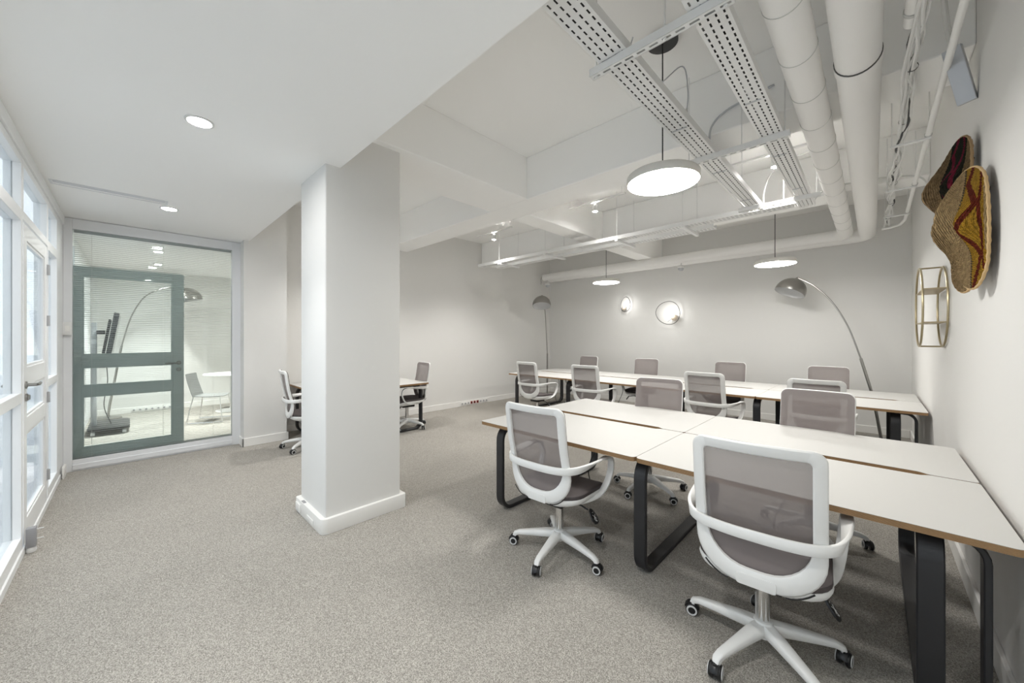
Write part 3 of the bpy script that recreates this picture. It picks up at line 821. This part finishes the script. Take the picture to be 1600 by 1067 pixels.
t = thing('ceiling_vent', 'long slot air vent in the dropped ceiling', 'vent', (-4.87, -0.105, SOFF))
MB().box(-0.075, -0.065, -0.36, 0.36, -0.004, 0).box(0.045, 0.06, -0.36, 0.36, -0.004, 0).box(-0.065, 0.045, -0.36, -0.345, -0.004, 0).box(-0.065, 0.045, 0.345, 0.36, -0.004, 0).build('frame', FRAME_G, t, smooth=0)
MB().box(-0.012, 0.04, -0.34, 0.34, -0.002, 0).build('slot', GREYP, t, smooth=0)
for k in range(3):
    MB().box(-0.008 + k * 0.018, 0.001 + k * 0.018, -0.34, 0.34, -0.006, -0.0005).build('blade', FRAME_G, t, smooth=0)

def pendant(loc, label):
    x, y, z = loc
    t = thing('pendant_light', label, 'pendant light', (x, y, z), group='flat disc pendants')
    R = 0.235
    MB().lathe([(R, 0.0), (R + 0.002, 0.004), (R + 0.002, 0.046), (R - 0.006, 0.056), (R - 0.03, 0.059), (0.03, 0.062), (0.012, 0.066), (0.008, 0.085)], 56).build('disc', PEND, t, smooth=40)
    MB().lathe([(R - 0.006, -0.0015), (0.002, -0.0025)], 56, caps=False).build('diffuser', PGLOW, t)
    MB().tube([(0, 0, 0.07), (0, 0, HIGH - z - 0.02)], 0.0045, 8).build('cable', BLACKP, t)
    MB().lathe([(0.10, HIGH - z), (0.10, HIGH - z - 0.03), (0.012, HIGH - z - 0.034)], 36).build('canopy', BLACKP, t, bevel=0)
pendant((-1.045, 2.57, 2.525), 'large flat disc pendant lamp hanging over the nearest table')
pendant((-3.50, 6.07, 2.45), 'flat disc pendant lamp over the left half of the far table')
pendant((-0.95, 6.07, 2.44), 'flat disc pendant lamp over the right half of the far table')

def spot(loc, aim, label, power):
    x, y, z = loc
    t = thing('track_spot', label, 'spotlight', loc, group='ceiling track spotlights')
    top = 0.15
    for wx in (-0.4, 0.4): MB().tube([(wx, 0, top), (wx, 0, HIGH - z)], 0.002, 5).build('suspension_wire', WHITEP, t)
    MB().box(-0.45, 0.45, -0.016, 0.016, top - 0.022, top).build('track', WHITEP, t, smooth=0)
    MB().tube([(0, 0, top - 0.02), (0, 0, 0.07)], 0.012, 8).build('stem', WHITEP, t)
    d = (Vector(aim) - Vector(loc)).normalized()
    q = Vector((0, 0, -1)).rotation_difference(d).to_matrix().to_4x4()
    MB().lathe([(0.03, 0.085), (0.036, 0.08), (0.036, 0.0), (0.033, -0.001)], 20, caps=False).xform(q).build('head', WHITEP, t)
    MB().lathe([(0.032, 0.004), (0.002, 0.0035)], 18, caps=False).xform(q).build('lens', LGLOW, t)
    l = bpy.data.lights.new('spot_lamp', 'SPOT'); l.energy = power; l.spot_size = math.radians(110); l.spot_blend = 1.0; l.shadow_soft_size = 0.06; l.color = (1.0, 0.975, 0.94)
    lo = bpy.data.objects.new('spot_lamp', l); C.objects.link(lo); lo.parent = t
    lo.location = d * 0.03; lo.rotation_euler = d.to_track_quat('-Z', 'Y').to_euler()
spot((-4.865, 4.54, 3.20), (-4.95, 4.5, 1.0), 'track spotlight near the left wall above the cable tray end', SPOT_W * 1.5)
spot((-2.766, 4.50, 3.20), (-2.75, 4.45, 1.0), 'track spotlight beside the ceiling beam in mid room', SPOT_W)
spot((-0.72, 4.60, 3.20), (-0.72, 4.60, 1.0), 'track spotlight shining between the two cable trays', SPOT_W)

spot((-5.25, 2.35, 3.20), (-5.5, 2.4, 1.0), 'track spotlight over the recess desk, hidden behind the column', SPOT_W * 1.3)
# ------------------------------------------------------------------ cable trays
def tray(label, axis, a0, a1, c, z, W=0.15, rows=4, pitch=0.044, slot=(0.026, 0.008), h=0.05):
    """perforated tray along an axis, between a0 and a1, centred at c, bottom at z"""
    fn = (lambda u, v, w: (c + v, u, w)) if axis == 'y' else (lambda u, v, w: (u, c + v, w))
    org = fn((a0 + a1) / 2, 0, z)
    t = thing('cable_tray', label, 'cable tray', org, group='white slotted cable trays')
    L = a1 - a0
    fl = (lambda u, v, w: (v, u, w)) if axis == 'y' else (lambda u, v, w: (u, v, w))
    m = MB(); n = int(L / pitch); p = L / n; rw = W / rows
    for i in range(n):
        u0 = -L / 2 + i * p; uc = u0 + p / 2
        for r in range(rows):
            v0 = -W / 2 + r * rw; vc_ = v0 + rw / 2
            hs, hv = slot[0] / 2, slot[1] / 2
            vs = [fl(*q, 0) for q in ((u0, v0), (u0 + p, v0), (u0 + p, v0 + rw), (u0, v0 + rw), (uc - hs, vc_ - hv), (uc + hs, vc_ - hv), (uc + hs, vc_ + hv), (uc - hs, vc_ + hv))]
            m.add(vs, [(0, 1, 5, 4), (1, 2, 6, 5), (2, 3, 7, 6), (3, 0, 4, 7)])
    m.build('slotted_bottom', TRAYM, t, smooth=0)
    for s in (-1, 1):
        a, b = s * W / 2, s * (W / 2 + 0.002)
        v0, v1 = min(a, b), max(a, b)
        q0, q1 = fl(-L / 2, v0, 0), fl(L / 2, v1, h)
        MB().box(min(q0[0], q1[0]), max(q0[0], q1[0]), min(q0[1], q1[1]), max(q0[1], q1[1]), 0, h).build('side_wall', TRAYM, t, smooth=0)
        q0, q1 = fl(-L / 2, s * (W / 2 - 0.012), h), fl(L / 2, s * W / 2, h + 0.002)
        MB().box(min(q0[0], q1[0]), max(q0[0], q1[0]), min(q0[1], q1[1]), max(q0[1], q1[1]), h - 0.001, h + 0.002).build('lip', TRAYM, t, smooth=0)
    k = 0
    u = -L / 2 + 0.55
    while u < L / 2 - 0.2:                      # joint plates
        q0, q1 = fl(u - 0.006, -W / 2 + 0.02, -0.002), fl(u + 0.006, W / 2 - 0.03, 0)
        MB().box(min(q0[0], q1[0]), max(q0[0], q1[0]), min(q0[1], q1[1]), max(q0[1], q1[1]), -0.004, -0.0005).build('joint_plate', GREYL, t, smooth=0)
        u += 0.9
    # dark cables added in the tray so that its slots read dark
    cb = thing('cable_bundle', 'dark cables added to darken the slots of the ' + {'y-930': 'tray over the large pendant', 'y-505': 'tray beside the round ducts', 'x4900': 'long cross tray', 'x5220': 'shorter cross tray'}[axis + str(int(round(c * 1000)))], 'cables', (org[0], org[1], org[2] + 0.004), group='added dark cables in the trays')
    rnd = random.Random(int(abs(c) * 1000) + rows)
    for r in range(6):
        v = -W / 2 + 0.022 + r * (W - 0.044) / 5
        pts = []
        nn = max(6, int(L / 0.4))
        for i in range(nn + 1):
            pts.append(fl(-L / 2 + 0.03 + (L - 0.06) * i / nn, v + rnd.uniform(-0.008, 0.008), 0.011))
        MB().tube(spline(pts, 3), 0.0105, 6).build('cable', CABK if r != 2 else CABW, cb)
    return t
TRZ = 2.855
tray('white slotted cable tray running over the large pendant to the back tray', 'y', YSOF + 0.005, 4.82, -0.93, TRZ, 0.145)
tray('white slotted cable tray beside the round air ducts', 'y', YSOF + 0.005, 5.08, -0.505, TRZ, 0.13)
tray('long white slotted cable tray crossing the room in front of the back beam', 'x', -5.62, -0.575, 4.90, TRZ - 0.005, 0.15)
tray('second white slotted cable tray crossing the room, behind the first', 'x', -5.45, -1.45, 5.22, TRZ - 0.005, 0.13)

def channel(label, x0, x1, y, z=TRZ - 0.042):
    t = thing('support_channel', label, 'support rail', ((x0 + x1) / 2, y, z), group='tray support rails')
    L = x1 - x0
    m = MB()
    n = max(4, int(L / 0.06)); p = L / n
    for i in range(n):
        u0 = -L / 2 + i * p; uc = u0 + p / 2
        vs = [(a, b, 0) for a, b in ((u0, -0.02), (u0 + p, -0.02), (u0 + p, 0.02), (u0, 0.02), (uc - 0.02, -0.006), (uc + 0.02, -0.006), (uc + 0.02, 0.006), (uc - 0.02, 0.006))]
        m.add(vs, [(0, 1, 5, 4), (1, 2, 6, 5), (2, 3, 7, 6), (3, 0, 4, 7)])
    m.build('slotted_web', TRAYM, t, smooth=0)
    MB().box(-L / 2, L / 2, -0.021, -0.0185, 0, 0.04).box(-L / 2, L / 2, 0.0185, 0.021, 0, 0.04).build('flange', TRAYM, t, smooth=0)
    for u in (-L / 2 + 0.03, L * 0.08, L / 2 - 0.03):
        MB().tube([(u, 0, -0.012), (u, 0, HIGH - z)], 0.004, 6).build('hanger_rod', TRAYM, t)
        MB().lathe([(0.009, -0.006), (0.009, 0.0)], 6, (u, 0, -0.001)).build('nut', TRAYM, t)
channel('slotted support rail nearest to us, crossing under both trays at the black canopy', -1.06, -0.40, 1.69)
channel('slotted support rail crossing under both trays past the large pendant', -1.08, -0.40, 3.10)
channel('slotted support rail under the trays at the corner with the back tray', -1.05, -0.36, 4.62)
t = thing('support_bracket', 'short cross bracket under the two back trays near the left wall', 'bracket', (-5.0, 5.06, TRZ - 0.04))
MB().box(-0.02, 0.02, -0.28, 0.28, 0, 0.03).build('bar', TRAYM, t, smooth=0)
for s in (-0.26, 0.26): MB().tube([(0, s, 0), (0, s, HIGH - TRZ + 0.04 if s < 0 else BEAM - TRZ + 0.6)], 0.004, 6).build('hanger_rod', TRAYM, t)
for xx in (-3.9, -2.6, -1.7):
    b = copy_tree(t); b.location.x = xx
    tag(b, {-3.9: 'cross bracket under the two back trays, left of the ceiling beam', -2.6: 'cross bracket under the two back trays, right of the ceiling beam', -1.7: 'cross bracket under the two back trays, at the end of the shorter tray'}[xx], 'bracket')

# ------------------------------------------------------------------ ducts and pipes
def bend_path(x, y0, y1, z, xend, r):
    pts = [(x, y0, z), (x, y1 - r, z)]
    for k in range(1, 9):
        a = math.radians(90 * k / 8)
        pts.append((x - r + r * math.cos(a), y1 - r + r * math.sin(a), z))
    pts.append((xend, y1, z))
    return pts
def duct(label, x, y1, z, rad, xend, seams, dark, r=0.16, ybeg=YSOF + 0.01):
    t = thing('ventilation_duct', label, 'duct', (x, ybeg, z), group='round white ducts')
    pth = [(a - x, b - ybeg, c - z) for a, b, c in bend_path(x, ybeg, y1, z, xend, r)]
    MB().tube(pth, rad, 32).build('pipe', DUCTM, t, smooth=50)
    for yy in seams:
        MB().lathe([(rad - 0.001, -0.003), (rad + 0.0025, -0.002), (rad + 0.0025, 0.002), (rad - 0.001, 0.003)], 32, (0, yy - ybeg, 0), 'y', caps=False).build('seam', SEAM, t)
    for yy in dark:
        MB().lathe([(rad - 0.001, -0.004), (rad + 0.004, -0.003), (rad + 0.004, 0.006), (rad - 0.001, 0.008)], 32, (0, yy - ybeg, 0), 'y', caps=False).build('joint_ring', DARKSEAM, t)
        MB().lathe([(rad - 0.001, 0.004), (rad + 0.006, 0.008), (rad + 0.006, 0.07), (rad - 0.001, 0.072)], 32, (0, yy - ybeg, 0), 'y', caps=False).build('sleeve', DUCTM, t)
    for yy in (2.3, 4.5, 6.4):
        MB().tube([(0, yy - ybeg, rad), (0, yy - ybeg, HIGH - z)], 0.004, 6).build('hanger_rod', TRAYM, t)
    return t
DZ = 2.965
duct('white spiral air duct beside the cable tray, turning left along the back wall', -0.285, 7.34, DZ, 0.083, -6.0, [1.6 + 0.42 * i for i in range(13)], [])
duct('smooth white air duct beside the cable bundle, with a dark joint ring', -0.06, 7.58, DZ, 0.095, -6.0, [1.95], [2.72], 0.18)

t = thing('conduit_pipe', 'white pipe carrying the cable bundle next to the smooth duct', 'pipe', (0.135, YSOF, 3.0))
MB().tube([(0, 0, 0), (0, 1.55, 0)], 0.03, 14).build('pipe', DUCTM, t)
for yy in (0.55, 0.95, 1.45): MB().lathe([(0.031, -0.012), (0.034, -0.01), (0.034, 0.01), (0.031, 0.012)], 16, (0, yy, 0), 'y', caps=False).build('clamp', SEAM, t)
cb = thing('cable_bundle', 'twisted bundle of white cables hung along the right side of the ceiling', 'cables', (0.165, YSOF, 2.975))
rnd = random.Random(3)
for k in range(9):
    pts = []
    for i in range(26):
        yy = i * 0.24
        tie = 0.4 if i % 3 == 0 else 1.0
        a = rnd.uniform(0, 2 * PI); rr = rnd.uniform(0.008, 0.032) * tie
        pts.append((rr * math.cos(a) + 0.004 * (k - 4) * (1.6 if i < 5 else 1) + (0.02 if i < 5 else 0) - 0.0012 * i, yy, rr * math.sin(a) - 0.01))
    MB().tube(spline(pts, 4), 0.0078, 6).build('cable', CABK if k == 4 else CABW, cb)
for i in range(2, 25, 3):
    MB().lathe([(0.024, -0.003), (0.026, -0.002), (0.026, 0.002), (0.024, 0.003)], 12, (-0.0012 * i, i * 0.24, -0.01), 'y', caps=False).build('cable_tie', DARKSEAM, cb)
t = thing('thin_pipe', 'thin white pipe along the ceiling nearest the right wall', 'pipe', (0.285, YSOF, 2.92))
MB().tube([(0, 0, 0), (0, 5.6, 0), (-0.03, 5.85, 0), (-0.12, 5.95, 0), (-0.2, 5.97, 0)], 0.016, 12).build('pipe', DUCTM, t)
for yy in (2.9, 4.1, 5.2): MB().lathe([(0.017, -0.01), (0.021, -0.008), (0.021, 0.008), (0.017, 0.01)], 14, (0, yy, 0), 'y', caps=False).build('clamp', SEAM, t)
for n_, (yy, x0, x1) in enumerate(((4.02, 0.09, 0.30), (5.22, 0.09, 0.30), (6.32, 0.09, 0.30))):
    t = thing('pipe_hanger', ['pipe hanger bar nearest the woven hats', 'middle pipe hanger bar between cable bundle and thin pipe', 'farthest pipe hanger bar by the duct bend'][n_], 'hanger', (0.2, yy, 2.90), group='pipe hanger bars')
    MB().box(x0 - 0.2, x1 - 0.2, -0.015, 0.015, -0.012, 0.0).build('bar', TRAYM, t, smooth=0)
    for xx in (x0 - 0.19, x1 - 0.21): MB().tube([(xx, 0, -0.02), (xx, 0, 0.52 if not 5.4 < yy < 5.8 else 0.14)], 0.004, 6).build('hanger_rod', TRAYM, t)
t = thing('wall_trunking', 'slanted grey trunking piece high on the right wall', 'trunking', (0.335, 3.12, 2.87))
TA = Vector((0.05, 0.06, -0.22)).normalized(); TB = Vector((1, -0.3, 0.0)); TB = (TB - TA * TB.dot(TA)).normalized(); TC = TA.cross(TB)
MB().obox((0, 0, 0), TA, TB, TC, 0.15, 0.035, 0.022).build('channel', GREYL, t, smooth=0, bevel=0.003)
MB().obox(-TC * 0.024, TA, TB, TC, 0.145, 0.026, 0.004).build('inner_strip', WHITEP, t, smooth=0)
MB().tube(spline([tuple(-TA * 0.15), (-0.05, -0.06, 0.26), (-0.09, -0.25, 0.40), (-0.16, -0.5, 0.42)], 6), 0.012, 8).build('flexible_conduit', CABW, t)

def loose(name, label, pts, r=0.006, m=CABW):
    o = thing(name, label, 'cable', pts[0], group='loose ceiling cables')
    b = Vector(pts[0])
    MB().tube(spline([tuple(Vector(p) - b) for p in pts], 8), r, 8).build('sheath', m, o)
    MB().lathe([(r * 1.8, -0.012), (r * 1.8, 0.012)], 8, tuple(Vector(pts[-1]) - b)).build('clip', SEAM, o)
loose('cable_loop', 'grey conduit arching from the near beam down to the left cable tray', [(-0.50, 3.17, 3.24), (-0.62, 3.17, 3.22), (-0.80, 3.16, 3.18), (-0.90, 3.14, 3.08), (-0.91, 3.13, 2.90)], 0.008, GREYL)
loose('cable_loop', 'pale conduit curving from the bay ceiling to the corner of the trays', [(-0.40, 4.95, 3.40), (-0.62, 4.92, 3.36), (-0.80, 4.88, 3.24), (-0.86, 4.86, 3.05), (-0.86, 4.85, 2.90)], 0.008)
loose('cable_loop', 'pale conduit curving past the ducts toward the right wall', [(-0.46, 5.1, 2.90), (-0.40, 5.2, 3.02), (-0.2, 5.35, 3.10), (0.15, 5.38, 3.08), (0.32, 5.3, 3.0), (0.385, 5.25, 2.86)], 0.008)
loose('cable_loop', 'thin grey wire looping beside the black pendant canopy', [(-1.12, 2.28, 3.41), (-1.18, 2.3, 3.25), (-1.12, 2.34, 3.12), (-0.98, 2.36, 3.08), (-0.86, 2.42, 3.16), (-0.84, 2.46, 3.02), (-0.86, 2.5, 2.92)], 0.004, GREYL)
loose('cable_loop', 'flexible ribbed conduit crossing above the ducts', [(-0.42, 2.0, 3.38), (-0.2, 2.02, 3.34), (0.05, 2.05, 3.34), (0.3, 2.1, 3.38)], 0.014, CABW)

def dome_cam(label, loc, rz):
    t = thing('dome_camera', label, 'camera', loc, rz, group='small ceiling cameras')
    MB().lathe([(0.055, 0.05), (0.062, 0.04), (0.062, 0.015), (0.05, 0.0)], 24).build('housing', WHITEP, t)
    MB().lathe([(0.052, 0.004), (0.05, -0.02), (0.036, -0.042), (0.015, -0.052), (0.002, -0.053)], 24, caps=False).build('dome', GREYL, t)
    MB().tube([(0, 0, 0.045), (0, 0.03, 0.10)], 0.01, 8).build('stem', WHITEP, t)
dome_cam('small white dome camera under the duct above the larger wall lamp', (-2.62, 7.30, 2.765), 0)
dome_cam('small white dome camera in the far left corner under the duct', (-5.9, 7.36, 2.765), 0)
t = thing('alarm_sensor', 'tiny white sensor with looped wire in the far left corner', 'sensor', (-6.10, 7.36, 2.80))
MB().lathe([(0.03, 0.0), (0.032, 0.02), (0.02, 0.035)], 16).build('body', WHITEP, t)
MB().tube(spline([(0, 0, 0.03), (-0.03, 0.01, 0.12), (0.02, 0.0, 0.2), (0.08, 0, 0.16)], 6), 0.004, 6).build('wire', CABK, t)

# ------------------------------------------------------------------ back wall lamps
def ring_lamp(label, loc, a, b, rot, bulb, power, br):
    t = thing('wall_lamp', label, 'wall lamp', loc, group='oval ring wall lamps')
    n = 44; cr, sr = math.cos(rot), math.sin(rot)
    ring = []
    for k in range(n):
        u = 2 * PI * k / n; x = a * math.cos(u) * (1 - 0.12 * math.sin(u)); z = b * math.sin(u)
        ring.append((x * cr - z * sr, -0.06, x * sr + z * cr))
    MB().tube(ring, 0.006, 6, closed=True).build('ring', RINGM, t)
    bx, bz = bulb
    MB().lathe([(br * math.sin(PI * i / 12) + 0.0005, -br * math.cos(PI * i / 12)) for i in range(13)], 20, (bx, -0.07, bz)).build('bulb', BULB, t)
    MB().lathe([(0.03, -0.028), (0.03, 0.0)], 18, (bx, 0, bz), 'y').build('wall_plate', WHITEP, t)
    MB().tube([(bx - a * 0.55, -0.06, bz - b * 0.35), (bx + a * 0.4, -0.06, bz + b * 0.4)], 0.003, 5).build('stay', RINGM, t)
    l = bpy.data.lights.new('wall_lamp_glow', 'POINT'); l.energy = power; l.shadow_soft_size = 0.04; l.color = (1.0, 0.985, 0.96)
    lo = bpy.data.objects.new('wall_lamp_glow', l); C.objects.link(lo); lo.parent = t; lo.location = (bx * 0.3 + 0.04, -0.19, bz * 0.2)
ring_lamp('smaller oval ring wall lamp glowing on the back wall', (-4.0, YB, 2.195), 0.115, 0.165, -0.12, (-0.03, -0.09), WALL_W * 0.8, 0.045)
ring_lamp('larger oval ring wall lamp glowing on the back wall', (-3.05, YB, 1.965), 0.25, 0.235, -0.5, (0.13, -0.11), WALL_W, 0.062)

# ------------------------------------------------------------------ wall shelf
t = thing('hoop_shelf', 'round brass wire shelf with two tiers on the right wall', 'shelf', (XR, 4.42, 1.695))
for nm, x in (('rear_hoop', -0.012), ('front_hoop', -0.135)):
    MB().tube([(x, 0.31 * math.cos(2 * PI * k / 48), 0.31 * math.sin(2 * PI * k / 48)) for k in range(48)], 0.007, 8, closed=True).build(nm, GOLD, t)
for z in (0.125, -0.125):
    hy = math.sqrt(0.31 ** 2 - z ** 2)
    MB().box(-0.135, -0.012, -hy, hy, z - 0.004, z + 0.004).build('tier', SHELFM, t, smooth=0, bevel=0.001)
for y, z in ((0, 0.31), (0, -0.31)):
    MB().tube([(-0.135, y, z), (-0.012, y, z)], 0.006, 8).build('spacer', GOLD, t)

# ------------------------------------------------------------------ woven straw hats on the right wall
def hat(name, label, loc, R, Rz, lift, cols, tilt, phase):
    """floppy woven disc hung on the wall; far half flops out into the room"""
    t = thing(name, label, 'straw hat', loc, group='woven straw wall hats')
    NR, NA = 96, 96
    vs = []; uvs = []
    def h(s, q):
        k = max(0.0, (s + 0.75) / 1.75)
        hh = lift * k ** 1.2 * (0.80 + 0.24 * math.sin(2.6 * q + phase) - 0.12 * abs(q)) + 0.012 * math.sin(5.5 * q + phase) * k
        crown = 0.05 * math.exp(-((s + 0.25) ** 2 + q * q) / 0.10)
        return hh + crown + 0.02
    def pt(r, a, off):
        s = r * math.cos(a); q = r * math.sin(a)
        wob = 1 + 0.03 * math.sin(3 * a + phase)
        hh = h(s, q) + off + 0.0035 * abs(math.sin(r * 24 * PI)) + 0.0015 * math.sin(a * 60 * max(r, 0.2))
        y = s * R * wob * (1 - 0.25 * max(0, s)); z = q * Rz * wob
        y2 = y + tilt * q * 0.05
        return (-hh, y2, z), (s, q)
    m = MB()
    for off in (0.0, 0.012):
        b = len(m.v)
        for i in range(NR + 1):
            for k in range(NA):
                p, u = pt(max(0.002, i / NR), 2 * PI * k / NA, off)
                m.v.append(p); uvs.append(u)
        for i in range(NR):
            for k in range(NA):
                k2 = (k + 1) % NA
                f = (b + i * NA + k, b + i * NA + k2, b + (i + 1) * NA + k2, b + (i + 1) * NA + k)
                m.f.append(f if off else tuple(reversed(f)))
    n1 = (NR + 1) * NA
    for k in range(NA):
        k2 = (k + 1) % NA
        m.f.append((NR * NA + k, NR * NA + k2, n1 + NR * NA + k2, n1 + NR * NA + k))
    o = m.build('woven_brim', mat_straw(name + '_weave', cols), t, smooth=60)
    me = o.data
    lay = me.uv_layers.new(name='weave')
    for lp in me.loops:
        u = uvs[lp.vertex_index]; lay.data[lp.index].uv = (u[0], u[1])
    rim = [pt(1.0, 2 * PI * k / NA, 0.006)[0] for k in range(NA)]
    MB().tube(rim, 0.0065, 7, closed=True).build('rolled_rim', mat(name + '_rim', tuple(c * 0.95 for c in cols[0]), 0.9, bump=(150, 0.8)), t)
    return t
TAN = (0.58, 0.40, 0.20)
hat('straw_hat', 'large tan straw hat with red and yellow zigzag, front of the wall group', (XR - 0.005, 2.86, 2.0), 0.20, 0.30, 0.125, (TAN, (0.55, 0.30, 0.03), (0.20, 0.03, 0.012), (0.12, 0.09, 0.05), -0.85, -0.05), 1.0, 0.2)
hat('straw_hat', 'darker straw hat with magenta pattern, highest on the right wall', (XR - 0.005, 3.24, 2.30), 0.18, 0.25, 0.135, ((0.34, 0.225, 0.115), (0.03, 0.028, 0.018), (0.25, 0.02, 0.05), (0.03, 0.03, 0.02), -0.6, 0.25), -1.0, 1.2)
hat('straw_hat', 'tan straw hat half hidden behind the large zigzag hat', (XR - 0.005, 3.06, 1.97), 0.17, 0.27, 0.125, ((0.50, 0.34, 0.17), (0.03, 0.028, 0.018), (0.25, 0.02, 0.05), (0.03, 0.03, 0.02), -0.62, -0.35), 1.0, 0.0)
def hook(label, loc):
    t = thing('rope_hook', label, 'hook', loc, group='rope wall hooks')
    MB().tube(spline([(0, 0, 0), (-0.03, 0.005, 0.012), (-0.05, 0, 0.05), (-0.045, 0.008, 0.085), (-0.03, 0, 0.095)], 5), 0.009, 7).build('loop', TWIG, t)
    MB().tube(spline([(0, 0.008, -0.004), (-0.03, -0.003, 0.016), (-0.05, 0.008, 0.055), (-0.055, 0.0, 0.09)], 5), 0.006, 7).build('strand', TWIG, t)
hook('twisted rope hook above the large zigzag hat', (XR, 2.86, 2.17))
hook('twisted rope hook above the highest straw hat', (XR, 3.24, 2.44))
